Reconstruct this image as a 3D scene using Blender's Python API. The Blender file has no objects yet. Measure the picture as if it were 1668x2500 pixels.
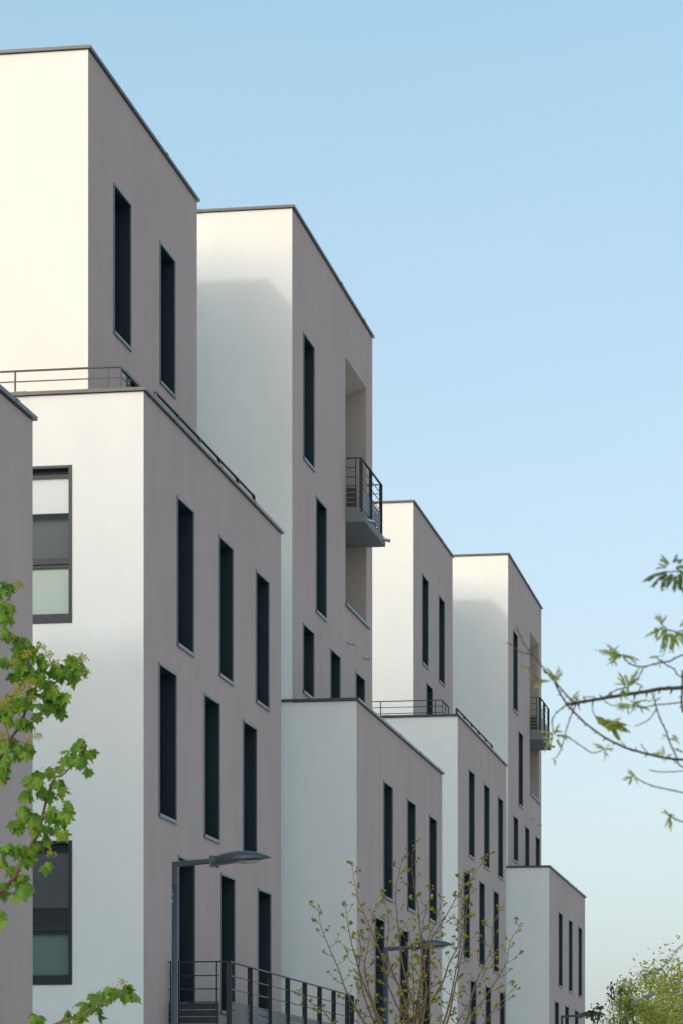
import bpy, math, random
from mathutils import Vector, Matrix, noise as mnoise
R = math.radians
random.seed(7)
sc = bpy.context.scene
col = sc.collection

# ------------------------------------------------------------------ camera
EYE = 1.65
YAW = R(9.7817)
FPX = 7403.9            # focal length on the 1668-wide frame
HORY = 2781.04
cam_d = bpy.data.cameras.new('camera')
cam_d.sensor_fit = 'HORIZONTAL'
cam_d.sensor_width = 24.0
cam_d.lens = 24.0 * FPX / 1668.0
cam_d.shift_y = (HORY - 1250.0) / 1668.0
cam_d.clip_start = 0.2
cam_d.clip_end = 6000
cam_d.dof.use_dof = True
cam_d.dof.focus_distance = 42.0
cam_d.dof.aperture_fstop = 13.0
cam = bpy.data.objects.new('camera', cam_d)
cam.location = (0, 0, EYE)
cam.rotation_euler = (R(90), 0, YAW)
col.objects.link(cam)
sc.camera = cam

# ------------------------------------------------------------------ light
SUN = Vector((0.42, 1.0, -0.455)).normalized()      # direction the light travels
sun_el = math.asin(-SUN.z)
sun_az = math.atan2(-SUN.x, -SUN.y)                  # clockwise from +Y
w = bpy.data.worlds.new('World')
sc.world = w
w.use_nodes = True
nt = w.node_tree
sky = nt.nodes.new('ShaderNodeTexSky')
sky.sky_type = 'NISHITA'
sky.sun_disc = False
sky.sun_elevation = sun_el
sky.sun_rotation = sun_az
sky.altitude = 100
sky.air_density = 1.0
sky.dust_density = 3.4
sky.ozone_density = 1.0
bg = nt.nodes['Background']
# white balance of the picture, and the even pale veil of a hazy day over the whole dome
tint = nt.nodes.new('ShaderNodeMix'); tint.data_type = 'RGBA'; tint.blend_type = 'MULTIPLY'; tint.inputs['Factor'].default_value = 1
tint.inputs['B'].default_value = (0.97, 0.925, 0.84, 1)
veil = nt.nodes.new('ShaderNodeMix'); veil.data_type = 'RGBA'; veil.blend_type = 'ADD'; veil.inputs['Factor'].default_value = 1
# faint uneven haze
wtc = nt.nodes.new('ShaderNodeTexCoord'); wmp = nt.nodes.new('ShaderNodeMapping'); wmp.inputs['Scale'].default_value = (3.0, 3.0, 9.0); wmp.inputs['Rotation'].default_value = (0.2, 0.3, 0)
wn = nt.nodes.new('ShaderNodeTexNoise'); wn.inputs['Scale'].default_value = 1.6; wn.inputs['Detail'].default_value = 6; wn.inputs['Distortion'].default_value = 0.6
wv = nt.nodes.new('ShaderNodeMix'); wv.data_type = 'RGBA'
wv.inputs['A'].default_value = (1.28, 2.44, 3.06, 1); wv.inputs['B'].default_value = (1.60, 2.64, 3.20, 1)
nt.links.new(wtc.outputs['Generated'], wmp.inputs['Vector']); nt.links.new(wmp.outputs[0], wn.inputs['Vector']); nt.links.new(wn.outputs[0], wv.inputs['Factor'])
# haze grows whiter towards the horizon, all round
wsx = nt.nodes.new('ShaderNodeSeparateXYZ'); nt.links.new(wtc.outputs['Generated'], wsx.inputs[0])
whr = nt.nodes.new('ShaderNodeMapRange'); whr.interpolation_type = 'SMOOTHSTEP'
whr.inputs['From Min'].default_value = 0.40; whr.inputs['From Max'].default_value = 0.12
nt.links.new(wsx.outputs['Z'], whr.inputs['Value'])
whz = nt.nodes.new('ShaderNodeMix'); whz.data_type = 'RGBA'; whz.blend_type = 'ADD'
whz.inputs['B'].default_value = (0.62, 0.0, 0.0, 1)
nt.links.new(whr.outputs[0], whz.inputs['Factor']); nt.links.new(wv.outputs['Result'], whz.inputs['A'])
nt.links.new(whz.outputs['Result'], veil.inputs['B'])
nt.links.new(sky.outputs[0], tint.inputs['A']); nt.links.new(tint.outputs['Result'], veil.inputs['A'])
nt.links.new(veil.outputs['Result'], bg.inputs[0])
bg.inputs[1].default_value = 0.10
sd = bpy.data.lights.new('sun', 'SUN')
sd.energy = 0.5
sd.angle = R(3.0)
sd.color = (1.0, 0.98, 0.96)
so = bpy.data.objects.new('sun', sd)
so.rotation_euler = SUN.to_track_quat('-Z', 'Y').to_euler()
so.location = (-20, -30, 40)
col.objects.link(so)
sc.view_settings.view_transform = 'Standard'
sc.view_settings.look = 'None'
sc.view_settings.exposure = 0.40
sc.view_settings.gamma = 1.0
sc.view_settings.use_curve_mapping = False
sc.render.engine = 'CYCLES'
sc.cycles.use_denoising = True
sc.cycles.max_bounces = 8
sc.cycles.diffuse_bounces = 6
sc.cycles.transparent_max_bounces = 12

# ------------------------------------------------------------------ materials
def mat(name, base, rough=0.6, metal=0.0, spec=0.5):
    m = bpy.data.materials.new(name)
    m.use_nodes = True
    b = m.node_tree.nodes['Principled BSDF']
    b.inputs['Base Color'].default_value = (*base, 1)
    b.inputs['Roughness'].default_value = rough
    b.inputs['Metallic'].default_value = metal
    b.inputs['Specular IOR Level'].default_value = spec
    return m

def render_mat(name, base, streak, amount, bump=0.25):
    """Troweled facade render: fine grain relief, soft blotches and faint vertical run marks."""
    m = mat(name, base, 0.92, 0, 0.2)
    t = m.node_tree; N = t.nodes; L = t.links
    b = N['Principled BSDF']
    tc = N.new('ShaderNodeNewGeometry')
    mp = N.new('ShaderNodeMapping'); mp.inputs['Scale'].default_value = (1.1, 1.1, 0.42)
    n1 = N.new('ShaderNodeTexNoise'); n1.inputs['Scale'].default_value = 1.6; n1.inputs['Detail'].default_value = 8; n1.inputs['Roughness'].default_value = 0.62
    n2 = N.new('ShaderNodeTexNoise'); n2.inputs['Scale'].default_value = 0.35; n2.inputs['Detail'].default_value = 4
    n3 = N.new('ShaderNodeTexNoise'); n3.inputs['Scale'].default_value = 26; n3.inputs['Detail'].default_value = 5
    for n in (n2, n3): L.new(tc.outputs['Position'], n.inputs['Vector'])
    L.new(tc.outputs['Position'], mp.inputs['Vector']); L.new(mp.outputs[0], n1.inputs['Vector'])
    a1 = N.new('ShaderNodeMath'); a1.operation = 'MULTIPLY_ADD'; a1.inputs[1].default_value = 0.55
    L.new(n1.outputs[0], a1.inputs[0])
    a2 = N.new('ShaderNodeMath'); a2.operation = 'MULTIPLY_ADD'; a2.inputs[1].default_value = 0.25
    L.new(n2.outputs[0], a2.inputs[0]); L.new(a2.outputs[0], a1.inputs[2])
    a3 = N.new('ShaderNodeMath'); a3.operation = 'MULTIPLY'; a3.inputs[1].default_value = 0.25
    L.new(n3.outputs[0], a3.inputs[0]); L.new(a3.outputs[0], a2.inputs[2])
    mr = N.new('ShaderNodeMapRange'); mr.inputs['From Min'].default_value = 0.36; mr.inputs['From Max'].default_value = 0.66
    L.new(a1.outputs[0], mr.inputs['Value'])
    mx = N.new('ShaderNodeMix'); mx.data_type = 'RGBA'
    mx.inputs['A'].default_value = (*[base[i] * (1 - amount) * streak[i] for i in range(3)], 1)
    mx.inputs['B'].default_value = (*[base[i] * (1 + amount * 0.6) for i in range(3)], 1)
    L.new(mr.outputs[0], mx.inputs['Factor']); L.new(mx.outputs['Result'], b.inputs['Base Color'])
    n4 = N.new('ShaderNodeTexNoise'); n4.inputs['Scale'].default_value = 55; n4.inputs['Detail'].default_value = 3
    L.new(tc.outputs['Position'], n4.inputs['Vector'])
    bp = N.new('ShaderNodeBump'); bp.inputs['Strength'].default_value = bump; bp.inputs['Distance'].default_value = 0.006
    L.new(n4.outputs[0], bp.inputs['Height']); L.new(bp.outputs[0], b.inputs['Normal'])
    return m

def metal_mat(name, base, rough, metal, var=0.12):
    m = mat(name, base, rough, metal)
    t = m.node_tree; N = t.nodes; L = t.links; b = N['Principled BSDF']
    g = N.new('ShaderNodeNewGeometry')
    n = N.new('ShaderNodeTexNoise'); n.inputs['Scale'].default_value = 3.0; n.inputs['Detail'].default_value = 6
    L.new(g.outputs['Position'], n.inputs['Vector'])
    mr = N.new('ShaderNodeMapRange'); mr.inputs['To Min'].default_value = rough * 0.8; mr.inputs['To Max'].default_value = min(1, rough * 1.25)
    L.new(n.outputs[0], mr.inputs['Value']); L.new(mr.outputs[0], b.inputs['Roughness'])
    mx = N.new('ShaderNodeMix'); mx.data_type = 'RGBA'
    mx.inputs['A'].default_value = (*[c * (1 - var) for c in base], 1); mx.inputs['B'].default_value = (*[c * (1 + var) for c in base], 1)
    L.new(n.outputs[0], mx.inputs['Factor']); L.new(mx.outputs['Result'], b.inputs['Base Color'])
    return m

def leaf_mat(name, c1, c2, c3, trans=0.35, rough=0.5):
    m = bpy.data.materials.new(name); m.use_nodes = True
    t = m.node_tree; N = t.nodes; L = t.links
    b = N['Principled BSDF']; b.inputs['Roughness'].default_value = rough; b.inputs['Specular IOR Level'].default_value = 0.35
    oi = N.new('ShaderNodeObjectInfo'); g = N.new('ShaderNodeNewGeometry')
    n = N.new('ShaderNodeTexNoise'); n.inputs['Scale'].default_value = 14; n.inputs['Detail'].default_value = 3
    L.new(g.outputs['Position'], n.inputs['Vector'])
    ad = N.new('ShaderNodeMath'); ad.operation = 'ADD'
    ml = N.new('ShaderNodeMath'); ml.operation = 'MULTIPLY'; ml.inputs[1].default_value = 0.45
    L.new(oi.outputs['Random'], ml.inputs[0]); L.new(ml.outputs[0], ad.inputs[0])
    m2 = N.new('ShaderNodeMath'); m2.operation = 'MULTIPLY'; m2.inputs[1].default_value = 0.75
    L.new(n.outputs[0], m2.inputs[0]); L.new(m2.outputs[0], ad.inputs[1])
    cr = N.new('ShaderNodeValToRGB'); e = cr.color_ramp.elements
    e[0].position = 0.3; e[0].color = (*c1, 1); e[1].position = 0.9; e[1].color = (*c3, 1)
    k = e.new(0.6); k.color = (*c2, 1)
    L.new(ad.outputs[0], cr.inputs[0]); L.new(cr.outputs[0], b.inputs['Base Color'])
    tr = N.new('ShaderNodeBsdfTranslucent'); L.new(cr.outputs[0], tr.inputs['Color'])
    ms = N.new('ShaderNodeMixShader'); ms.inputs[0].default_value = trans
    L.new(b.outputs[0], ms.inputs[1]); L.new(tr.outputs[0], ms.inputs[2])
    L.new(ms.outputs[0], N['Material Output'].inputs['Surface'])
    return m

def glass_mat(name, tint, refl=0.5):
    m = bpy.data.materials.new(name); m.use_nodes = True
    t = m.node_tree; N = t.nodes; L = t.links
    N.remove(N['Principled BSDF'])
    tr = N.new('ShaderNodeBsdfTransparent'); tr.inputs[0].default_value = (*tint, 1)
    gl = N.new('ShaderNodeBsdfGlossy'); gl.inputs['Roughness'].default_value = 0.02; gl.inputs['Color'].default_value = (0.9, 0.95, 1, 1)
    fr = N.new('ShaderNodeFresnel'); fr.inputs['IOR'].default_value = 1.38
    ms = N.new('ShaderNodeMixShader')
    L.new(fr.outputs[0], ms.inputs[0]); L.new(tr.outputs[0], ms.inputs[1]); L.new(gl.outputs[0], ms.inputs[2])
    L.new(ms.outputs[0], N['Material Output'].inputs['Surface'])
    return m

def bark_mat(name, c1, c2, scale=40):
    m = mat(name, c1, 0.85, 0, 0.25)
    t = m.node_tree; N = t.nodes; L = t.links; b = N['Principled BSDF']
    g = N.new('ShaderNodeNewGeometry')
    n = N.new('ShaderNodeTexNoise'); n.inputs['Scale'].default_value = scale; n.inputs['Detail'].default_value = 5
    L.new(g.outputs['Position'], n.inputs['Vector'])
    mx = N.new('ShaderNodeMix'); mx.data_type = 'RGBA'; mx.inputs['A'].default_value = (*c1, 1); mx.inputs['B'].default_value = (*c2, 1)
    L.new(n.outputs[0], mx.inputs['Factor']); L.new(mx.outputs['Result'], b.inputs['Base Color'])
    bp = N.new('ShaderNodeBump'); bp.inputs['Strength'].default_value = 0.5; bp.inputs['Distance'].default_value = 0.004
    L.new(n.outputs[0], bp.inputs['Height']); L.new(bp.outputs[0], b.inputs['Normal'])
    return m

M = {}
M['white'] = render_mat('white facade render', (0.875, 0.86, 0.825), (0.985, 0.99, 1.0), 0.032)
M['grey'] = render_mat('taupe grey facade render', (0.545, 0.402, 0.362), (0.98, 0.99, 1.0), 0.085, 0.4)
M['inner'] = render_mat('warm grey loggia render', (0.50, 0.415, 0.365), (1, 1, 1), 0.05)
M['slab'] = render_mat('balcony concrete', (0.24, 0.245, 0.255), (1, 1, 1), 0.10)
M['coping'] = metal_mat('coping sheet metal', (0.062, 0.07, 0.076), 0.36, 0.25)
M['frame'] = metal_mat('pale window trim', (0.16, 0.19, 0.21), 0.42, 0.4)
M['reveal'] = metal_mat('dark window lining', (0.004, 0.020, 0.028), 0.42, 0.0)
M['anthracite'] = metal_mat('anthracite railing paint', (0.024, 0.031, 0.036), 0.42, 0.1)
M['steel'] = metal_mat('brushed steel pipe', (0.55, 0.56, 0.57), 0.35, 0.9)
M['lamp'] = metal_mat('lamp grey paint', (0.065, 0.085, 0.105), 0.33, 0.25)
M['lamp_pale'] = metal_mat('weathered lamp grey', (0.22, 0.24, 0.26), 0.5, 0.2)
M['lens'] = mat('lamp lens', (0.35, 0.37, 0.36), 0.15)
M['roof'] = mat('roof gravel', (0.25, 0.25, 0.24), 0.95)
M['glass'] = glass_mat('window glass', (0.985, 0.99, 0.99))
M['blind_white'] = mat('white roller blind', (0.88, 0.88, 0.90), 0.8)
M['blind_shaded'] = mat('shaded roller blind', (0.13, 0.13, 0.145), 0.8)  # blind of the lower end window, its shade put into the colour
M['frosted'] = mat('frosted green pane', (0.42, 0.50, 0.44), 0.35)
M['frosted_shaded'] = mat('shaded frosted green pane', (0.13, 0.19, 0.18), 0.35)  # darker copy of the frosted pane, coloured as it looks in shade
M['net'] = mat('grey net curtain', (0.17, 0.19, 0.19), 0.9)
M['dark'] = mat('dim room', (0.03, 0.034, 0.034), 0.9)  # dark colour standing in for the unlit rooms behind the panes

# ------------------------------------------------------------------ mesh helpers
WORLD = {}
class MB:
    def __init__(s): s.v = []; s.f = []; s.m = []; s.smooth = []
    def quad(s, a, b, c, d, m=0):
        i = len(s.v); s.v += [tuple(a), tuple(b), tuple(c), tuple(d)]; s.f.append((i, i+1, i+2, i+3)); s.m.append(m); s.smooth.append(False); return s
    def box(s, x0, x1, y0, y1, z0, z1, m=0):
        i = len(s.v)
        s.v += [(x0,y0,z0),(x1,y0,z0),(x1,y1,z0),(x0,y1,z0),(x0,y0,z1),(x1,y0,z1),(x1,y1,z1),(x0,y1,z1)]
        for q in ((0,3,2,1),(4,5,6,7),(0,1,5,4),(1,2,6,5),(2,3,7,6),(3,0,4,7)):
            s.f.append(tuple(i+k for k in q)); s.m.append(m); s.smooth.append(False)
        return s
    def tube(s, pts, rad, n=7, m=0, cap=True):
        pts = [Vector(p) for p in pts]
        if not hasattr(rad, '__len__'): rad = [rad] * len(pts)
        i0 = len(s.v); ref = Vector((0.31, 0.2, 0.93))
        for k, p in enumerate(pts):
            a = pts[max(0, k-1)]; b = pts[min(len(pts)-1, k+1)]
            d = (b - a)
            if d.length < 1e-9: d = Vector((0, 0, 1))
            d.normalize()
            if abs(d.dot(ref)) > 0.95: ref = Vector((0.9, -0.3, 0.1))
            x = d.cross(ref).normalized(); y = d.cross(x)
            for j in range(n):
                an = 2*math.pi*j/n
                s.v.append(tuple(p + (x*math.cos(an) + y*math.sin(an))*rad[k]))
        for k in range(len(pts)-1):
            for j in range(n):
                a = i0+k*n+j; b = i0+k*n+(j+1) % n
                s.f.append((a, b, b+n, a+n)); s.m.append(m); s.smooth.append(True)
        if cap:
            for k in (0, len(pts)-1):
                s.f.append(tuple(i0+k*n+j for j in (range(n) if k else reversed(range(n))))); s.m.append(m); s.smooth.append(False)
        return s
    def mesh(s, name, mats, origin=(0, 0, 0)):
        o = Vector(origin)
        me = bpy.data.meshes.new(name)
        me.from_pydata([tuple(Vector(v) - o) for v in s.v], [], s.f)
        for m in mats: me.materials.append(m)
        me.polygons.foreach_set('material_index', s.m)
        me.polygons.foreach_set('use_smooth', s.smooth)
        me.update()
        return me
    def build(s, name, mats, parent=None, origin=None):
        if not isinstance(mats, (list, tuple)): mats = [mats]
        if origin is None:
            n = len(s.v); origin = (sum(v[0] for v in s.v)/n, sum(v[1] for v in s.v)/n, min(v[2] for v in s.v))
        return place(name, s.mesh(name, mats, origin), parent, origin)

def place(name, me, parent=None, loc=(0, 0, 0)):
    o = bpy.data.objects.new(name, me)
    loc = Vector(loc)
    o.location = loc - (WORLD[parent.name] if parent else Vector((0, 0, 0)))
    o.parent = parent
    col.objects.link(o)
    WORLD[o.name] = loc
    return o

def thing(name, loc, label, cat, group=None):
    o = place(name, None, None, loc)
    o.empty_display_size = 0.3
    return tag(o, label, cat, group)

def tag(o, label, cat, group=None):
    o['label'] = label; o['category'] = cat
    if group: o['group'] = group
    return o

def smooth_path(pts, sub=4):
    pts = [Vector(p) for p in pts]
    if len(pts) < 3: return pts
    out = []
    for i in range(len(pts)-1):
        p0 = pts[max(0, i-1)]; p1 = pts[i]; p2 = pts[i+1]; p3 = pts[min(len(pts)-1, i+2)]
        for k in range(sub):
            t = k/sub
            out.append(0.5*((2*p1) + (p2-p0)*t + (2*p0-5*p1+4*p2-p3)*t*t + (3*p1-p0-3*p2+p3)*t**3))
    out.append(pts[-1])
    return out

FWD = Vector((-math.sin(YAW), math.cos(YAW), 0)); RGT = Vector((math.cos(YAW), math.sin(YAW), 0))
def at(x, y, Z):
    """Survey point: bearing and elevation read off the photograph, at Z metres from the camera."""
    return Vector((0, 0, EYE)) + FWD*Z + RGT*((x-834)/FPX*Z) + Vector((0, 0, (HORY-y)/FPX*Z))

# ------------------------------------------------------------------ ground
g = MB(); g.quad((-3000,-3000,0),(3000,-3000,0),(3000,3000,0),(-3000,3000,0))
def ground_mat(name, c1, c2, scale):
    m = mat(name, c1, 0.95)
    t = m.node_tree; N = t.nodes; L = t.links
    ge = N.new('ShaderNodeNewGeometry'); n = N.new('ShaderNodeTexNoise'); n.inputs['Scale'].default_value = scale; n.inputs['Detail'].default_value = 8
    L.new(ge.outputs['Position'], n.inputs['Vector'])
    mx = N.new('ShaderNodeMix'); mx.data_type = 'RGBA'; mx.inputs['A'].default_value = (*c1, 1); mx.inputs['B'].default_value = (*c2, 1)
    L.new(n.outputs[0], mx.inputs['Factor']); L.new(mx.outputs['Result'], N['Principled BSDF'].inputs['Base Color'])
    return m
o = g.build('ground', ground_mat('pale gravel', (0.46, 0.43, 0.39), (0.58, 0.54, 0.49), 0.8), origin=(0,0,0)); o['kind'] = 'structure'
g = MB(); g.box(-8.9, 9.0, -60, 260, -0.05, 0.12)
o = g.build('pavement', ground_mat('pale stone paving', (0.50, 0.47, 0.43), (0.62, 0.59, 0.54), 2.0)); o['kind'] = 'structure'

# ------------------------------------------------------------------ facade kit
WIN_W, WIN_H = 1.2, 2.37
def flank_window_meshes(h):
    wd = WIN_W; e = 0.023; pr = 0.018; dp = 0.34
    tr = MB()   # trim on a wall that faces +x, opening y 0..wd, z 0..h
    tr.box(-0.01, pr, 0, e, 0, h)
    tr.box(-0.01, pr, wd-e, wd, 0, h)
    tr.box(-0.01, pr-0.002, e, wd-e, h-e-0.014, h)
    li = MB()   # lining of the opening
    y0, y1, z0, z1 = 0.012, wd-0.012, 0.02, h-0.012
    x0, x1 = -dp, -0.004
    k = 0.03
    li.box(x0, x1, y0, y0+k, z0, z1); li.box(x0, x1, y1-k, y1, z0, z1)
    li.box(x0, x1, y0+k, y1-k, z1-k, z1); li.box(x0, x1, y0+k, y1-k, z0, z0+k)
    si = MB(); si.box(-0.012, pr+0.016, 0.0, wd, -0.012, 0.042)
    si.v = [(x, y, z + (0.012 if x < 0 and z > 0.03 else 0)) for x, y, z in si.v]
    pa = MB(); pa.box(-dp+0.06, -dp+0.085, y0+k, y1-k, z0+k, z1-k)
    sa = MB()   # sash round the pane
    q = 0.07; a0, a1 = y0+k, y1-k; c0, c1 = z0+k, z1-k
    sa.box(-dp+0.03, -dp+0.11, a0, a0+q, c0, c1); sa.box(-dp+0.03, -dp+0.11, a1-q, a1, c0, c1)
    sa.box(-dp+0.03, -dp+0.11, a0+q, a1-q, c1-q, c1); sa.box(-dp+0.03, -dp+0.11, a0+q, a1-q, c0, c0+q)
    bk = MB(); bk.box(-dp-0.35, -dp-0.3, 0, wd, 0, h)  # dark sheet that stands for the unlit room behind the glass
    return dict(window=tr.mesh('window', [M['frame']]), lining=li.mesh('lining', [M['reveal']]), sill=si.mesh('sill', [M['frame']]),
                pane=pa.mesh('pane', [M['glass']]), sash=sa.mesh('sash', [M['reveal']]), backing=bk.mesh('backing', [M['dark']]))
WM = {}
def flank_window(parent, t, s, z0, z1):
    h = round(z1-z0, 3)
    if h not in WM: WM[h] = flank_window_meshes(h)
    k = WM[h]; loc = (t, s, z0)
    wo = place('window', k['window'], parent, loc)
    for n in ('lining', 'sill', 'sash', 'pane', 'backing'): place(n, k[n], wo, loc)
    return wo

def holed(mb, fixed, axis, a0, a1, z0, z1, holes, m, outward):
    """Wall sheet with rectangular openings; axis 'x': plane x=fixed spanning y; axis 'y': plane y=fixed spanning x."""
    aa = sorted({a0, a1, *[h[0] for h in holes], *[h[1] for h in holes]})
    zz = sorted({z0, z1, *[h[2] for h in holes], *[h[3] for h in holes]})
    aa = [a for a in aa if a0 <= a <= a1]; zz = [z for z in zz if z0 <= z <= z1]
    for i in range(len(aa)-1):
        for j in range(len(zz)-1):
            ca = (aa[i]+aa[i+1])/2; cz = (zz[j]+zz[j+1])/2
            if any(h[0] < ca < h[1] and h[2] < cz < h[3] for h in holes): continue
            P = [(aa[i], zz[j]), (aa[i+1], zz[j]), (aa[i+1], zz[j+1]), (aa[i], zz[j+1])]
            if outward < 0: P.reverse()
            if axis == 'x': mb.quad(*[(fixed, a, z) for a, z in P], m)
            else: mb.quad(*[(a, fixed, z) for a, z in P], m)

def body(name, parent, tl, tr_, s0, s1, ztop, gholes=(), wholes=(), zbase=0.0):
    """Rendered block: white ends, taupe flank (facing +x), parapet and flat roof."""
    mb = MB()
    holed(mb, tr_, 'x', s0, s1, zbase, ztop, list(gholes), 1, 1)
    holed(mb, s0, 'y', tl, tr_, zbase, ztop, list(wholes), 0, 1)
    mb.quad((tr_, s1, zbase), (tl, s1, zbase), (tl, s1, ztop), (tr_, s1, ztop), 0)
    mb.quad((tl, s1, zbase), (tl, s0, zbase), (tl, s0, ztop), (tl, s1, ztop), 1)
    p = 0.25; zr = ztop-0.35
    mb.quad((tl+p, s0+p, zr), (tr_-p, s0+p, zr), (tr_-p, s1-p, zr), (tl+p, s1-p, zr), 2)
    A = [(tl, s0), (tr_, s0), (tr_, s1), (tl, s1)]; B = [(tl+p, s0+p), (tr_-p, s0+p), (tr_-p, s1-p), (tl+p, s1-p)]
    for i in range(4):
        j = (i+1) % 4
        mb.quad((*A[i], ztop), (*A[j], ztop), (*B[j], ztop), (*B[i], ztop), 0)
        mb.quad((*B[i], ztop), (*B[j], ztop), (*B[j], zr), (*B[i], zr), 0)
    return mb.build(name, [M['white'], M['grey'], M['roof']], parent, origin=(tr_, s0, zbase))

def coping(parent, tl, tr_, s0, s1, zt, skip_left=None):
    """Sheet-metal parapet capping in lengths, with a cover strip at each joint."""
    h = 0.05; ov = 0.05; dpt = 0.33; gap = 0.005
    x1 = tr_+ov; y0 = s0-ov; y1 = s1+ov; z0, z1 = zt-h, zt
    def run_x(xa, xb, strip):
        mb = MB(); mb.box(xa+gap, xb, y0, y0+dpt, z0, z1)
        if strip: mb.box(xa-0.09, xa+0.09, y0-0.006, y0+dpt+0.004, z0-0.004, z1+0.006)
        mb.build('coping', M['coping'], parent)
    def run_y(ya, yb, strip):
        mb = MB(); mb.box(x1-dpt, x1, ya, yb-gap, z0, z1)
        if strip: mb.box(x1-dpt-0.004, x1+0.006, yb-0.08, yb+0.08, z0-0.004, z1+0.006)
        mb.build('coping', M['coping'], parent)
    # corner piece
    xc = x1-1.95; yc = y0+2.6
    mb = MB(); mb.box(xc+gap, x1, y0, y0+dpt, z0, z1); mb.box(x1-dpt, x1, y0+dpt, yc-gap, z0, z1)
    mb.box(xc-0.09, xc+0.09, y0-0.006, y0+dpt+0.004, z0-0.004, z1+0.006)
    mb.build('coping', M['coping'], parent)
    x = xc
    while x > tl+0.1:
        xa = max(tl, x-2.9); run_x(xa, x, xa > tl+0.1); x = xa
    x = x1-dpt                                   # along the rear parapet
    while x > tl+0.1:
        xa = max(tl, x-2.9)
        mb = MB(); mb.box(xa+gap, x-gap, y1-dpt, y1, z0, z1); mb.build('coping', M['coping'], parent); x = xa
    y = yc
    while y < y1-0.01:
        yb = min(y1, y+2.9)
        if y1-yb < 0.8: yb = y1
        run_y(y, yb, yb < y1-0.1); y = yb

def railing(parent, a, b, zr, posts, slats=(), name='railing', post_z0=None, flat=(), rail_t=0.012, plate=0.065):
    """Guard rail from a to b (x,y): zr = rail heights from the handrail down; posts/flat = distances of thin / plate posts."""
    a = Vector((a[0], a[1], 0)); b = Vector((b[0], b[1], 0)); d = (b-a); Ln = d.length; d.normalize(); nrm = Vector((d.y, -d.x, 0))
    def bar(name, p0, p1, z0, z1, wdt, par):
        P0 = a+d*p0; P1 = a+d*p1; mb = MB()
        c = [P0-nrm*wdt/2, P1-nrm*wdt/2, P1+nrm*wdt/2, P0+nrm*wdt/2]
        i = 0
        mb.v = [(q.x, q.y, z0) for q in c] + [(q.x, q.y, z1) for q in c]
        for q in ((0,3,2,1),(4,5,6,7),(0,1,5,4),(1,2,6,5),(2,3,7,6),(3,0,4,7)):
            mb.f.append(q); mb.m.append(0); mb.smooth.append(False)
        return mb.build(name, M['anthracite'], par)
    top = bar(name, 0, Ln, zr[0]-0.012, zr[0]+0.008, 0.05, parent)
    zb = post_z0 if post_z0 is not None else zr[-1]-0.2
    for p in posts: bar('post', p-0.012, p+0.012, zb, zr[0]-0.012, 0.024, top)
    for p in flat: bar('post', p-0.008, p+0.008, zb, zr[0]-0.012, plate, top)
    lo = min(list(posts)+list(flat)+[0.0]); hi = max(list(posts)+list(flat)+[Ln])
    for z in zr[1:]: bar('rail', 0.0, Ln, z-rail_t*0.75, z+rail_t*0.75, rail_t, top)
    for z0, z1 in slats: bar('slat', 0.0, Ln, z0, z1, 0.008, top)
    return top

def drain_pipe(parent, x, y, z, L=0.2, drop=0.05):
    mb = MB(); n = 12
    P = [(x-0.02, y, z), (x+L, y, z-drop)]
    mb.tube(P, 0.038, n, cap=False); mb.tube([P[1], P[0]], 0.031, n, cap=False)
    mb.build('drain_pipe', M['steel'], parent)

P_S, P_T, P_Z = 34.5, 0.182, -0.164
TL = -25.0
def zz(z): return z+EYE

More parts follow.
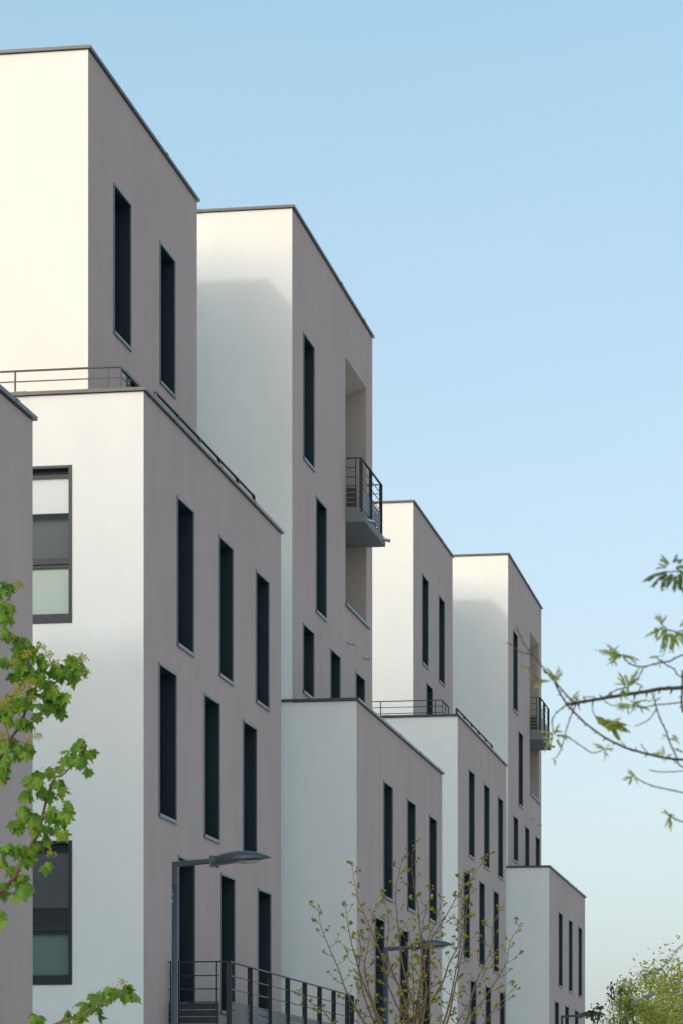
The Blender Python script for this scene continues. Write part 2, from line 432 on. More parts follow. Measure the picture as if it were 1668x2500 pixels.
# ---- tower-and-wing type 1 (plain tower, wing with roof terrace)
def terrace_block(u, wing_ds, tower_ds, door_ds, label, balcony):
    oS, oT, oZ = u*P_S, u*P_T, u*P_Z
    tA, sA, eA, zA = -12.32+oT, 47.43+oS, 55.50+oS, zz(17.61)+oZ
    tB, sB, eB, zB = -10.71+oT, 44.545+oS, 55.515+oS, zz(11.333)+oZ
    b = thing('apartment_building', (tB, sB, 0), label, 'building', 'stepped apartment buildings along the street')
    holes = []; wins = []
    for ds, zt, zb in wing_ds:
        s = sB+ds; holes.append((s, s+WIN_W, zz(zb)+oZ, zz(zt)+oZ)); wins.append((tB, s, zz(zb)+oZ, zz(zt)+oZ))
    # two end-wall windows
    ew = [(-13.02+oT, -11.82+oT, zz(7.815)+oZ, zz(10.205)+oZ), (-13.02+oT, -11.82+oT, zz(2.335)+oZ, zz(4.52)+oZ)]
    body('wing_wall', b, TL, tB, sB, eB, zB-0.06, holes, ew)
    th = []
    for ds in tower_ds:
        s = sA+ds; th.append((s, s+WIN_W, zz(13.42)+oZ, zz(15.93)+oZ)); wins.append((tA, s, zz(13.42)+oZ, zz(15.93)+oZ))
    s = sA+door_ds; th.append((s, s+WIN_W, zz(11.0)+oZ, zz(13.02)+oZ)); wins.append((tA, s, zz(11.0)+oZ, zz(13.02)+oZ))
    body('tower_wall', b, TL-0.01, tA, sA, eA, zA-0.06, th, (), zbase=zB-0.4)
    for wn in wins: flank_window(b, *wn)
    coping(b, TL, tB, sB, eB, zB)
    coping(b, TL-0.01, tA, sA, eA, zA)
    for i, e in enumerate(ew): end_window(b, sB, *e, i)
    # roof terrace guard rails
    zr = zB+0.44
    rx, ry = tB-0.45, sB+0.42
    railing(b, (rx-9.5, ry), (rx, ry), [zr, zr-0.165, zr-0.33], [0.5, 1.9, 3.3, 4.7, 6.1, 7.83, 9.30], flat=[9.49], post_z0=zB-0.35, plate=0.07)
    railing(b, (rx-0.02, ry+0.05), (rx-0.02, ry+1.35), [zr-0.01, zr-0.14, zr-0.30], [0.55, 1.2], flat=[], post_z0=zB-0.35)
    railing(b, (tB-0.30, sB+2.0), (tB-0.30, sB+9.9), [zr, zr-0.14, zr-0.30], [], flat=[0.03, 1.6, 3.2, 4.8, 6.4, 7.87], post_z0=zB-0.35, plate=0.06)
    if balcony:
        # long access balcony on the flank
        y0, y1, xo = sB+1.6, sB+13.05, tB+0.985
        slab = MB(); slab.box(tB+0.004, xo+0.06, y0-0.05, y1+0.05, zz(1.22)+oZ, zz(1.42)+oZ)
        bo = slab.build('balcony', M['slab'], b)
        zr = [zz(2.76)+oZ, zz(2.543)+oZ, zz(2.336)+oZ, zz(2.132)+oZ]
        sl = [(zz(1.93)+oZ-0.108*k+0.10-0.012, zz(1.93)+oZ-0.108*k+0.185) for k in range(6)]
        railing(b, (tB+0.02, y0), (xo-0.17, y0), zr, [0.03, 0.16, 0.76], sl, post_z0=zz(1.42)+oZ)
        mb = MB(); mb.box(xo-0.17, xo-0.04, y0-0.025, y0+0.025, zr[0]-0.012, zr[0]+0.008); mb.build('handrail_joint', M['anthracite'], b)
        ps = [0.01, 1.64, 3.24, 4.85, 6.45, 7.93, 9.40, 10.91, 11.44]
        railing(b, (xo, y0), (xo, y1), zr, [], sl, flat=ps, post_z0=zz(1.42)+oZ, plate=0.085)
    return b

def end_window(parent, s, x0, x1, z0, z1, kind):
    """Tall window in the white end wall: shutter box, upper light, transom, frosted lower light."""
    e = 0.052; dpt = 0.16; H = z1-z0
    fr = MB()
    fr.box(x0, x0+e, s-0.012, s+dpt, z0, z1); fr.box(x1-e, x1, s-0.012, s+dpt, z0, z1)
    fr.box(x0+e, x1-e, s-0.010, s+dpt, z1-0.04, z1); fr.box(x0+e, x1-e, s-0.014, s+dpt, z0, z0+0.05)
    wo = fr.build('window', M['anthracite'], parent, origin=((x0+x1)/2, s, z0))
    a0, a1 = x0+e, x1-e
    zs = z1-0.04-0.15
    MB().box(a0, a1, s+0.13, s+0.16, zs, z1-0.04).build('shutter_box', M['reveal'], wo)
    MB().box(a0, a1, s+0.105, s+0.118, zs+0.095, zs+0.102).build('guide_rail', M['anthracite'], wo)
    zt = z0+0.385*H; zf = z0+0.05
    tm = MB(); tm.box(a0, a1, s+0.05, s+0.15, zt-0.075, zt+0.075); tm.box(a0, a1, s+0.025, s+0.05, zt-0.02, zt+0.055)
    tm.build('transom', M['anthracite'], wo)
    sm = MB(); sm.box(a0, a1, s+0.04, s+0.15, zf, zf+0.10); sm.box(a0, a1, s+0.015, s+0.04, zf, zf+0.05)
    sm.build('bottom_rail', M['anthracite'], wo)
    MB().box(a0, a1, s+0.09, s+0.105, zt+0.075, zs).build('pane', M['glass'], wo)
    MB().box(a0, a1, s+0.09, s+0.105, zf+0.10, zt-0.075).build('pane', M['frosted'] if kind == 0 else M['frosted_shaded'], wo)
    cut = zs-(0.40 if kind == 0 else 0.71)*(zs-zt)
    MB().box(a0, a1, s+0.112, s+0.117, cut, zs).build('blind', M['blind_white'] if kind == 0 else M['blind_shaded'], wo)
    MB().box(a0, a1, s+0.30, s+0.32, zf, zs).build('backing', M['net'] if kind == 0 else M['dark'], wo)

# ---- type 2 (tower with loggia and balcony, wing in front of the street line)
def balcony_block(u, wing_ds, tower_w, label, tower_top=18.06, full=True):
    oS, oT, oZ = u*P_S, u*P_T, u*P_Z
    sC = 57.62+oS
    tC, eC, zC = -10.90+oT, 67.30+oS, zz(tower_top)+oZ
    tD, eD, zD = -9.64+oT, 69.68+oS, zz(8.50)+oZ
    b = thing('apartment_building', (tD, sC, 0), label, 'building', 'stepped apartment buildings along the street')
    holes = []; wins = []
    for ds, zt, zb in wing_ds:
        s = sC+ds; holes.append((s, s+WIN_W, zz(zb)+oZ, zz(zt)+oZ)); wins.append((tD, s, zz(zb)+oZ, zz(zt)+oZ))
    # the wing's end wall and the tower's end wall are one continuous render surface
    body('wing_wall', b, tC, tD, sC, eD, zD-0.06, holes)
    th = []
    for ds, zt, zb in tower_w:
        s = sC+ds; th.append((s, s+WIN_W, zz(zb)+oZ, zz(zt)+oZ)); wins.append((tC, s, zz(zb)+oZ, zz(zt)+oZ))
    l0, l1, lb, lt = sC+6.10, sC+8.85, zz(11.39)+oZ, zz(16.68)+oZ
    if full: th.append((l0, l1, lb, lt))
    body('tower_wall', b, TL, tC, sC, eC, zC-0.06, th)
    for wn in wins: flank_window(b, *wn)
    # copings; the wing's runs only beside the tower and beyond it
    coping(b, TL, tC, sC, eC, zC)
    coping(b, tC+0.003, tD, sC, eD, zD)
    if not full: return b
    # loggia recess
    dp = 1.3; sl = 0.62
    mb = MB(); xi = tC-dp
    mb.quad((tC, l1, lb), (tC, l1, lt), (xi, l1, lt-sl), (xi, l1, lb))
    mb.quad((tC, l0, lb), (xi, l0, lb), (xi, l0, lt-sl), (tC, l0, lt))
    mb.quad((xi, l0, lb), (xi, l1, lb), (xi, l1, lt-sl), (xi, l0, lt-sl))
    mb.quad((tC, l0, lt), (xi, l0, lt-sl), (xi, l1, lt-sl), (tC, l1, lt))
    mb.quad((tC, l0, lb), (tC, l1, lb), (xi, l1, lb), (xi, l0, lb))
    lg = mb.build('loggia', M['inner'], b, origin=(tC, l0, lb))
    mb = MB(); mb.box(xi+0.004, xi+0.05, l0+0.3, l1-0.3, zz(13.5)+oZ, zz(15.7)+oZ); mb.build('door', M['reveal'], lg)
    mb = MB(); mb.box(tC-0.30, tC+0.05, l0-0.06, l1+0.30, lb-0.02, lb+0.035); mb.build('sill', M['frame'], lg)
    # balcony slab with stepped edge
    s0, s1, xs = l0+0.02, sC+8.96, tC+0.41
    mb = MB(); mb.box(tC-dp+0.06, xs, s0+0.004, s1, zz(13.16)+oZ, zz(13.345)+oZ)
    mb.box(tC-dp+0.06, xs-0.10, s0+0.012, s1-0.05, zz(13.345)+oZ, zz(13.47)+oZ)
    bo = mb.build('balcony', M['slab'], b)
    zr = [zz(v)+oZ for v in (14.53, 14.325, 14.13, 13.935)]
    sla = [(zz(13.49)+oZ+0.105*k, zz(13.49)+oZ+0.105*k+0.088) for k in range(4)]
    xr = xs-0.085
    railing(b, (tC+0.01, s0+0.05), (xr-0.10, s0+0.05), zr, [0.2], sla, post_z0=zz(13.47)+oZ)
    mb = MB(); mb.box(xr-0.10, xr-0.03, s0+0.03, s0+0.07, zr[0]-0.012, zr[0]+0.008); mb.build('handrail_joint', M['anthracite'], b)
    railing(b, (xr, s0+0.05), (xr, s1-0.08), zr, [], sla, flat=[0.01, 1.28, 2.68], post_z0=zz(13.38)+oZ, plate=0.075)
    railing(b, (tC+0.01, s1-0.09), (xr-0.05, s1-0.09), zr, [0.1], sla, post_z0=zz(13.47)+oZ)
    for y in (s0+0.42, s1-0.35): drain_pipe(b, xs+0.0, y, zz(13.27)+oZ, 0.16, 0.05)
    for y in (sC+6.33, sC+8.40): drain_pipe(b, tC, y, zz(10.64)+oZ, 0.14, 0.05)
    return b

r0, r1, r2 = 4.50, 7.345, 10.175
H = WIN_H
balcony_block(-1, [(3.3, 7.30, 4.92), (6.55, 7.30, 4.92), (2.2, 4.47, 2.1), (5.5, 4.47, 2.1)], [],
              'taupe flank wall cut off by the left photo edge, behind the leafy maple', tower_top=12.6, full=False)  # unseen tower is added, its height set to shade the next block's wall
terrace_block(0, [(2.23, r2, r2-H), (5.39, r2, r2-H), (8.57, r2, r2-H), (0.98, r1, r1-H), (4.22, r1, r1-H), (7.43, r1, r1-H),
                  (2.31, r0, r0-H), (5.53, r0, r0-H), (8.74, r0, r0-H), (0.98, 1.66, -0.71), (4.22, 1.66, -0.71), (7.43, 1.66, -0.71)],
              [1.67, 5.02], 2.55, 'nearest and largest white and taupe block, two end-wall windows, roof-terrace rail, long balcony below', True)
balcony_block(0, [(3.28, 7.30, 4.91), (6.54, 7.30, 4.91), (9.86, 7.30, 4.91), (2.19, 4.46, 2.09), (5.47, 4.46, 2.09), (8.77, 4.46, 2.09)],
              [(1.15, 15.92, 13.41), (2.55, 12.98, 10.63), (1.12, 10.18, 8.80), (4.22, 10.18, 7.95), (7.40, 10.18, 7.95)],
              'second stepped block, tall tower with large recessed loggia and dark-railed corner balcony against the sky')
terrace_block(1, [(2.23, r2, r2-H), (5.57, r2, r2-H), (8.88, r2, r2-H), (1.20, r1, r1-H), (4.48, r1, r1-H), (7.80, r1, r1-H),
                  (2.60, r0, r0-H), (5.92, r0, r0-H), (9.30, r0, r0-H)],
              [1.68, 5.06], 2.55, 'third block, narrow sunlit white end and roof-terrace rail, behind the second block', False)
balcony_block(1, [(2.86, 7.32, 4.95), (6.18, 7.32, 4.95), (9.56, 7.32, 4.95), (1.66, 4.46, 2.09), (4.94, 4.46, 2.09), (8.26, 4.46, 2.09)],
              [(1.32, 15.96, 13.46), (2.80, 13.03, 10.67), (1.45, 10.22, 8.80), (4.68, 10.22, 7.95), (7.86, 10.22, 7.95)],
              'farthest stepped block, at right, its small loggia and balcony crossed by a bare branch')

# ------------------------------------------------------------------ street lamps
def lamp_head_mesh():
    """Flat teardrop luminaire along +x, hinge end at x=0."""
    mb = MB(); n = 14; secs = []
    prof = [(0.0, .050, .058, -.062), (0.05, .062, .070, -.064), (0.12, .085, .092, -.060), (0.22, .105, .112, -.048), (0.34, .115, .118, -.036),
            (0.46, .110, .106, -.026), (0.57, .090, .076, -.018), (0.65, .060, .040, -.012), (0.70, .024, .010, -.008), (0.715, .004, .0, -.006)]
    for x, hw, top, bot in prof:
        ring = []; top *= 0.86; bot *= 0.8
        for j in range(n):
            a = math.pi*j/(n-1)
            ring.append((x, -hw*math.cos(a), bot*0.3 + (top-bot*0.3)*max(0.0, math.sin(a))**0.8))
        ring += [(x, hw*0.9, bot), (x, -hw*0.9, bot)]
        secs.append(ring)
    k = len(secs[0])
    for r in secs: mb.v += r
    for i in range(len(secs)-1):
        for j in range(k):
            a = i*k+j; b = i*k+(j+1) % k
            mb.f.append((a, b, b+k, a+k)); mb.m.append(0); mb.smooth.append(j < n-1)
    mb.f.append(tuple(range(k))); mb.m.append(0); mb.smooth.append(False)
    mb.f.append(tuple(reversed(range((len(secs)-1)*k, len(secs)*k)))); mb.m.append(0); mb.smooth.append(False)
    return mb.mesh('lamp_head', [M['lamp']])
HEAD = lamp_head_mesh()
def tilt(o, a): o.rotation_euler = (0, -a, 0)
def street_lamp(s, t, zarm, label):
    b = thing('street_lamp', (t, s, 0.12), label, 'street lamp', 'street lamps along the pavement')
    zt = zarm
    mb = MB(); mb.tube([(t, s, 0.12), (t, s, 1.1)], 0.062, 16); mb.build('base_sleeve', M['lamp'], b)
    mb = MB(); mb.tube([(t, s, 1.1), (t, s, zt-0.24)], [0.042, 0.0355], 16)
    mb.tube([(t, s, zt-0.245), (t, s, zt-0.235)], 0.037, 16)
    mb.build('pole', M['lamp'], b)
    for z in (zt-0.36, zt-0.44):
        mb = MB(); mb.tube([(t-0.012, s-0.030, z), (t-0.012, s-0.043, z)], 0.007, 8); mb.build('bolt', M['steel'], b)
    a = R(4.2); L = 0.47
    mb = MB()   # mitred arm
    r = 0.033; n = 16
    rings = []
    for (f) in range(3):
        ring = []
        for j in range(n):
            an = 2*math.pi*j/n; cx, cy = r*math.cos(an), r*math.sin(an)
            if f == 0: ring.append((t+cx, s+cy, zt-0.24))
            elif f == 1: ring.append((t+cx, s+cy, zt - cx))
            else:
                ring.append((t+L*math.cos(a)+cx*math.sin(a)*1.0, s+cy, zt+L*math.sin(a)-cx))
        rings.append(ring)
    for q in rings: mb.v += q
    for i in range(2):
        for j in range(n):
            p, q = i*n+j, i*n+(j+1) % n
            mb.f.append((p, q, q+n, p+n)); mb.m.append(0); mb.smooth.append(True)
    mb.build('arm', M['lamp'], b)
    hx, hz = t+(L-0.01)*math.cos(a), zt+L*math.sin(a)
    h = place('lamp_head', HEAD, b, (hx, s, hz)); tilt(h, a*0.6)
    mb = MB(); mb.box(-0.03, 0.075, -0.045, 0.045, -0.070, 0.052); mb.box(-0.035, 0.02, -0.03, 0.03, 0.052, 0.063)
    o = place('hinge_block', mb.mesh('hinge_block', [M['lamp']]), h, (hx, s, hz))
    mb = MB(); mb.tube([(0.05, -0.02, -0.07), (0.05, -0.02, -0.095)], 0.006, 6); o = place('clamp_screw', mb.mesh('clamp_screw', [M['anthracite']]), h, (hx, s, hz))
    mb = MB(); mb.tube([(0.075, -0.02, -0.063), (0.075, -0.02, -0.09)], 0.006, 6); o = place('clamp_screw', mb.mesh('clamp_screw', [M['anthracite']]), h, (hx, s, hz))
    mb = MB(); ring = []
    for j in range(20):
        an = 2*math.pi*j/20; ring.append((0.44+0.17*math.cos(an), 0.078*math.sin(an)))
    mb.v = [(x, y, -0.028) for x, y in ring] + [(0.44+(x-0.44)*0.6, y*0.6, -0.052) for x, y in ring]
    for j in range(20): mb.f.append((j, (j+1) % 20, 20+(j+1) % 20, 20+j)); mb.m.append(0); mb.smooth.append(True)
    mb.f.append(tuple(reversed(range(20, 40)))); mb.m.append(0); mb.smooth.append(True)
    place('lens', mb.mesh('lens', [M['lens']]), h, (hx, s, hz))
    return b
street_lamp(35.14, -8.07, zz(3.26), 'large grey street lamp standing before the nearest block')
street_lamp(51.33, -8.07, zz(3.25), 'grey street lamp half hidden by the budding young tree')
street_lamp(82.0, -8.07, zz(3.31), 'small grey street lamp at the bottom, its head behind dark green leaves')

# slim curved lamp far down the street
q0 = at(1526, 2500, 78)
b = thing('street_lamp', (q0.x, q0.y, 0), 'thin pale lamp with curved arm among the distant yellow-green trees', 'street lamp')
pts = [(q0.x, q0.y, 0.0), (q0.x, q0.y, q0.z-0.6)] + [tuple(at(x, y, 78)) for x, y in ((1527, 2495), (1536, 2466), (1552, 2447), (1572, 2436))]
mb = MB(); mb.tube(smooth_path(pts, 5), 0.02, 10); mb.build('pole', M['lamp_pale'], b)
c = at(1572, 2436, 78); e = at(1600, 2424, 78)
mb = MB(); mb.tube([c, c.lerp(e, 0.25), c.lerp(e, 0.6), c.lerp(e, 0.9), e], [0.02, 0.045, 0.055, 0.04, 0.015], 10); mb.build('lamp_head', M['lamp_pale'], b)

# ------------------------------------------------------------------ trees
M['maple_leaf'] = leaf_mat('maple leaf', (0.055, 0.14, 0.012), (0.115, 0.245, 0.02), (0.21, 0.32, 0.03), 0.4)
M['maple_flower'] = leaf_mat('maple flower', (0.30, 0.30, 0.035), (0.42, 0.39, 0.05), (0.50, 0.43, 0.07), 0.3)
M['maple_bark'] = bark_mat('maple bark', (0.09, 0.06, 0.04), (0.20, 0.13, 0.085))
M['bud'] = leaf_mat('young leaf bud', (0.11, 0.15, 0.014), (0.21, 0.24, 0.024), (0.33, 0.31, 0.04), 0.3)
M['whip_bark'] = bark_mat('young bark', (0.07, 0.052, 0.04), (0.17, 0.125, 0.09))
M['locust_leaf'] = leaf_mat('locust leaflet', (0.17, 0.24, 0.025), (0.27, 0.34, 0.045), (0.38, 0.42, 0.08), 0.45)
M['locust_leaf_dark'] = leaf_mat('deep locust leaflet', (0.06, 0.115, 0.015), (0.10, 0.17, 0.02), (0.16, 0.21, 0.03), 0.4)
M['locust_bark'] = bark_mat('locust bark', (0.035, 0.028, 0.022), (0.095, 0.08, 0.06))
M['far_leaf'] = leaf_mat('far tree leaf', (0.17, 0.21, 0.035), (0.34, 0.37, 0.075), (0.55, 0.53, 0.16), 0.4)
M['far_leaf_dark'] = leaf_mat('far sapling leaf', (0.03, 0.06, 0.012), (0.07, 0.11, 0.02), (0.14, 0.17, 0.03), 0.3)

def leaf_mesh(name, curl, seed):
    rnd = random.Random(seed)
    half = [(0.03, 0.0), (0.16, -0.10), (0.40, -0.13), (0.34, 0.0), (0.60, 0.06), (0.44, 0.17), (0.36, 0.24), (0.55, 0.30), (0.78, 0.50), (0.56, 0.53), (0.52, 0.66),
            (0.34, 0.55), (0.26, 0.60), (0.30, 0.80), (0.17, 0.82), (0.0, 1.12)]
    out = [(x, y) for x, y in half] + [(-x, y) for x, y in reversed(half[:-1])]
    mb = MB(); c = (0, 0.32)
    def zf(x, y):
        r = math.hypot(x, y-0.25)
        return -curl*r*r*0.55 - 0.22*abs(x)*curl + 0.05*math.sin(9*math.atan2(y-0.2, x)+seed) * r
    mb.v = [(c[0], c[1], zf(*c)+0.02)] + [(x*0.9*(1+rnd.uniform(-.07, .07)), y*(1+rnd.uniform(-.07, .07)), zf(x, y)) for x, y in out]
    n = len(out)
    for i in range(n): mb.f.append((0, 1+i, 1+(i+1) % n)); mb.m.append(0); mb.smooth.append(False)
    i = len(mb.v); mb.v += [(-0.012, 0, 0), (0.012, 0, 0), (0.012, -0.45, 0.12), (-0.012, -0.45, 0.12)]
    mb.f.append((i, i+1, i+2, i+3)); mb.m.append(0); mb.smooth.append(False)
    return mb.mesh(name, [M['maple_leaf']])
MAPLE = [leaf_mesh('leaf', c, k) for k, c in enumerate((0.35, 0.6, 0.85, 1.1, 0.5))]

def orient(o, tip, nrm, scale):
    y = tip.normalized(); z = nrm - y*nrm.dot(y)
    if z.length < 1e-4: z = y.orthogonal()
    z.normalize(); x = y.cross(z)
    m = Matrix((x, y, z)).transposed()
    o.rotation_mode = 'QUATERNION'; o.rotation_quaternion = m.to_quaternion(); o.scale = (scale, scale, scale)

def umbel_mesh(name, seed, matl, n=26, stalk=True):
    rnd = random.Random(seed); mb = MB()
    for k in range(n):
        d = Vector((rnd.gauss(0, 1), rnd.gauss(0, 1), rnd.gauss(0.5, 0.8))).normalized()*rnd.uniform(0.35, 1.0)
        r = rnd.uniform(0.10, 0.17); i = len(mb.v)
        mb.v += [tuple(d+Vector(v)*r) for v in ((1,0,0),(-1,0,0),(0,1,0),(0,-1,0),(0,0,1),(0,0,-1))]
        for q in ((0,2,4),(2,1,4),(1,3,4),(3,0,4),(2,0,5),(1,2,5),(3,1,5),(0,3,5)):
            mb.f.append(tuple(i+t for t in q)); mb.m.append(0); mb.smooth.append(True)
        if stalk:
            i = len(mb.v); s = Vector((0.012, 0.012, 0))
            mb.v += [tuple(-s), tuple(s), tuple(d+s), tuple(d-s)]; mb.f.append((i, i+1, i+2, i+3)); mb.m.append(0); mb.smooth.append(False)
    return mb.mesh(name, [matl])
UMBEL = [umbel_mesh('flower_cluster', k, M['maple_flower']) for k in range(3)]

class Limb:
    """Branch drawn from survey points, with depth offsets so it is a real branch in space."""
    def __init__(s, Z): s.Z = Z
rng = random.Random(3)
def branch(parent, pts, Z, r0, r1, matl, name='branch', wob=0.0, dz0=0.0, dz1=0.0, sub=4, n=7):
    P = []
    m = len(pts)
    for i, (x, y) in enumerate(pts):
        f = i/max(1, m-1)
        P.append(at(x, y, Z + dz0*(1-f) + dz1*f + rng.uniform(-wob, wob)))
    P = smooth_path(P, sub)
    rad = [r0+(r1-r0)*(i/(len(P)-1))**0.8 for i in range(len(P))]
    rad = [r*(1+0.10*math.sin(i*1.7)+rng.uniform(-.06, .06)) for i, r in enumerate(rad)]
    mb = MB(); mb.tube(P, rad, n)
    mb.build(name, matl, parent)
    return P

def free_branch(parent, pts, r0, r1, matl, name='branch', n=8):
    P = smooth_path(pts, 5)
    rad = [r0+(r1-r0)*i/(len(P)-1) for i in range(len(P))]
    mb = MB(); mb.tube(P, rad, n); mb.build(name, matl, parent)

def leaf_cloud(parent, name, matl, centre, radii, count, size, seed, clumps=40, kind=True, shape=None):
    """Crown of many small folded leaves gathered in clumps, with gaps between them."""
    rnd = random.Random(seed); mb = MB(); cl = []
    while len(cl) < clumps:
        d = Vector((rnd.uniform(-1, 1), rnd.uniform(-1, 1), rnd.uniform(-1, 1)))
        if 0.25 < d.length < 1.0: cl.append(Vector((d.x*radii[0], d.y*radii[1], d.z*radii[2]))+Vector(centre))
    cr = min(radii)*0.36
    for k in range(count):
        c = cl[rnd.randrange(clumps)]
        p = c+Vector((rnd.gauss(0, 1), rnd.gauss(0, 1), rnd.gauss(0, 0.8)))*cr*0.46
        s = size*rnd.uniform(0.6, 1.3)
        t = Vector((rnd.gauss(0, 1), rnd.gauss(0, 1), rnd.gauss(-0.5, 0.7))).normalized()
        nn = Vector((rnd.gauss(0, 1), rnd.gauss(0, 1), rnd.gauss(0.6, 0.8))).normalized()
        b = t.cross(nn)
        if b.length < 1e-3: continue
        b.normalize(); nn = b.cross(t); i = len(mb.v)
        mb.v += [tuple(p), tuple(p+t*s*0.5+b*s*0.36+nn*s*0.12), tuple(p+t*s), tuple(p+t*s*0.5-b*s*0.36+nn*s*0.12)]
        mb.f += [(i, i+1, i+2), (i, i+2, i+3)]; mb.m += [0, 0]; mb.smooth += [False, False]
    o = mb.build(name, matl, parent)
    if kind: o['kind'] = 'stuff'
    return o, cl

# ---- maple at the left edge
ZM = 16.0
def z4(x, y): return (x/3.918, 1400+y/3.918)
def z5(x, y): return (x/3.136, 1900+y/3.136)
base = at(-420, 2781, ZM+0.3); base.z = 0
mt = thing('maple_tree', base, 'leafy maple with yellow flower tufts reaching in from the left edge', 'tree')
TB = M['maple_bark']
free_branch(mt, [base, base+Vector((0.03, 0, 1.2)), base+Vector((-0.02, 0.03, 2.4)), base+Vector((0.05, 0, 4.2)), base+Vector((0, 0, 6.3))], 0.11, 0.03, TB, 'trunk', 12)
branch(mt, [(-420, 2480), (-180, 2330), (0, 2180), z5(150, 680), z5(250, 500), z5(290, 420), z5(330, 270), z5(360, 150), z4(520, 1960), z4(600, 1930), z4(700, 1820), z4(760, 1730)], ZM, 0.0180, 0.0024, TB, wob=0.05)
branch(mt, [z5(360, 150), z4(420, 2080), z4(400, 1990)], ZM, 0.0042, 0.0024, TB)
branch(mt, [(-420, 2260), (-160, 2000), (0, 1850), z4(90, 1600), z4(180, 1470), z4(240, 1330), z4(330, 1100), z4(375, 950), z4(330, 800)], ZM+0.1, 0.0156, 0.0024, TB, wob=0.05)
branch(mt, [z4(180, 1470), z4(290, 1440), z4(430, 1330), z4(550, 1230)], ZM+0.1, 0.0054, 0.0024, TB)
branch(mt, [z4(300, 1210), z4(460, 1110), z4(560, 1010), z4(620, 930), z4(700, 860), z4(800, 830)], ZM+0.1, 0.0054, 0.0020, TB)
branch(mt, [z4(90, 1600), z4(60, 1480), z4(20, 1390)], ZM+0.05, 0.0042, 0.0024, TB)
branch(mt, [z5(150, 680), z5(140, 600), z5(115, 560)], ZM, 0.0036, 0.0016, TB)
branch(mt, [z5(90, 770), z5(40, 700), z5(5, 650)], ZM, 0.0036, 0.0016, TB)
branch(mt, [z5(20, 870), z5(90, 880), z5(170, 830)], ZM, 0.0042, 0.0024, TB)
branch(mt, [(-420, 2720), (-150, 2640), (60, 2540), z5(480, 1860), z5(600, 1840), z5(690, 1770), z5(830, 1690), z5(950, 1640)], ZM-0.4, 0.0132, 0.0024, TB, wob=0.04)
branch(mt, [(-420, 2100), (-200, 1800), (-60, 1600), (10, 1480), (30, 1435)], ZM+0.2, 0.0132, 0.0024, TB, wob=0.04)
branch(mt, [(-120, 1690), (-30, 1640), (12, 1612)], ZM+0.2, 0.0054, 0.0024, TB)
branch(mt, [z4(90, 1600), z4(190, 1610), z4(280, 1640)], ZM+0.05, 0.0036, 0.0024, TB)
clus4 = [(60,170,90,6),(70,300,70,5),(60,430,60,5),(50,560,40,3),(15,830,40,3),(200,700,80,5),(280,780,80,6),(150,820,60,3),(350,800,70,5),(240,900,70,5),
 (170,980,60,3),(320,960,60,4),(430,890,60,4),(500,930,60,4),(590,930,55,4),(690,850,70,5),(690,980,55,4),(740,890,45,3),(420,1010,60,3),(480,1060,50,3),(440,1150,60,4),
 (500,1140,50,3),(560,1200,70,5),(480,1250,70,4),(590,1290,55,4),(400,1290,55,3),(630,1190,45,3),(300,1140,55,2),(160,1210,70,4),(250,1250,70,5),(60,1270,80,5),(140,1290,55,3),
 (50,1370,65,4),(100,1430,45,2),(170,1400,45,2),(250,1440,45,3),(360,1350,40,2),(40,1650,65,4),(130,1640,70,5),(200,1710,70,5),(285,1660,65,4),(60,1800,45,3),(20,1850,45,3),(25,1920,40,3),
 (790,1680,90,5),(850,1720,55,3),(650,1760,75,5),(800,1790,65,3),(865,1880,45,2),(740,1850,35,1),(540,1910,70,4),(400,1980,85,5),(290,2010,75,4),(560,2010,55,3),(440,2080,70,4),(250,2130,60,3),(580,2070,45,2),
 (640,2230,70,3),(520,2290,70,3),(650,2310,60,3),(200,2310,70,4),(300,2330,60,3)]
clus5 = [(120,370,55,3),(200,310,50,3),(270,330,50,4),(480,310,60,4),(470,410,35,2),(310,400,50,2),(380,400,35,2),(330,470,60,3),(290,500,50,3),(40,520,55,4),(140,545,35,2),(10,640,40,2),(65,680,25,1),
 (250,600,60,4),(190,640,45,3),(370,665,45,2),(170,800,70,4),(220,850,50,3),(140,890,45,3),(20,820,45,3),(20,1060,45,4),(35,890,35,2),(670,1720,70,4),(790,1690,55,4),(860,1650,60,4),(960,1640,70,5),
 (1010,1670,35,2),(640,1750,45,3),(730,1790,45,2),(540,1850,70,4),(270,1860,70,4),(610,1810,35,2)]
up = Vector((0, 0, 1)); CAMV = -FWD
def maple_leaves(lst, conv, k, zoff):
    for cx_, cy_, r, n in lst:
        x, y = conv(cx_, cy_); rr = r/k
        zc = ZM+zoff+rng.uniform(-0.18, 0.18); cc = at(x, y-rr*0.35, zc)
        for _ in range(round(n*1.4)):
            a = rng.uniform(0, 2*math.pi); q = math.sqrt(rng.random())*rr*0.85
            dx, dy = q*math.cos(a), q*math.sin(a)*0.85
            p = at(x+dx, y+dy-rr*0.4, zc+rng.uniform(-0.06, 0.06))
            outw = (p-cc)+RGT*rng.uniform(-.02, .02)+FWD*rng.uniform(-.03, .03)
            if outw.length > 1e-5: outw.normalize()
            tip = -up*rng.uniform(0.7, 1.2)+outw*rng.uniform(0.25, 0.75)+Vector((rng.uniform(-.3, .3), rng.uniform(-.3, .3), rng.uniform(-.2, .2)))
            nrm = CAMV*rng.uniform(0.2, 1.0)+up*rng.uniform(0.2, 0.9)+outw*0.5+Vector((rng.uniform(-.5, .5), rng.uniform(-.5, .5), 0))
            mleaves.append((rng.uniform(0.040, 0.072), rng.randrange(5), p, tip, nrm))
mleaves = []
maple_leaves(clus4, z4, 3.918, 0.05); maple_leaves(clus5, z5, 3.136, -0.05)
mleaves.sort(key=lambda q: -q[0])
for sc_, k, p, tip, nrm in mleaves[:298]:
    o = place('leaf', MAPLE[k], mt, p); orient(o, tip, nrm, sc_)
rest = MB()                                     # the smallest ones, joined
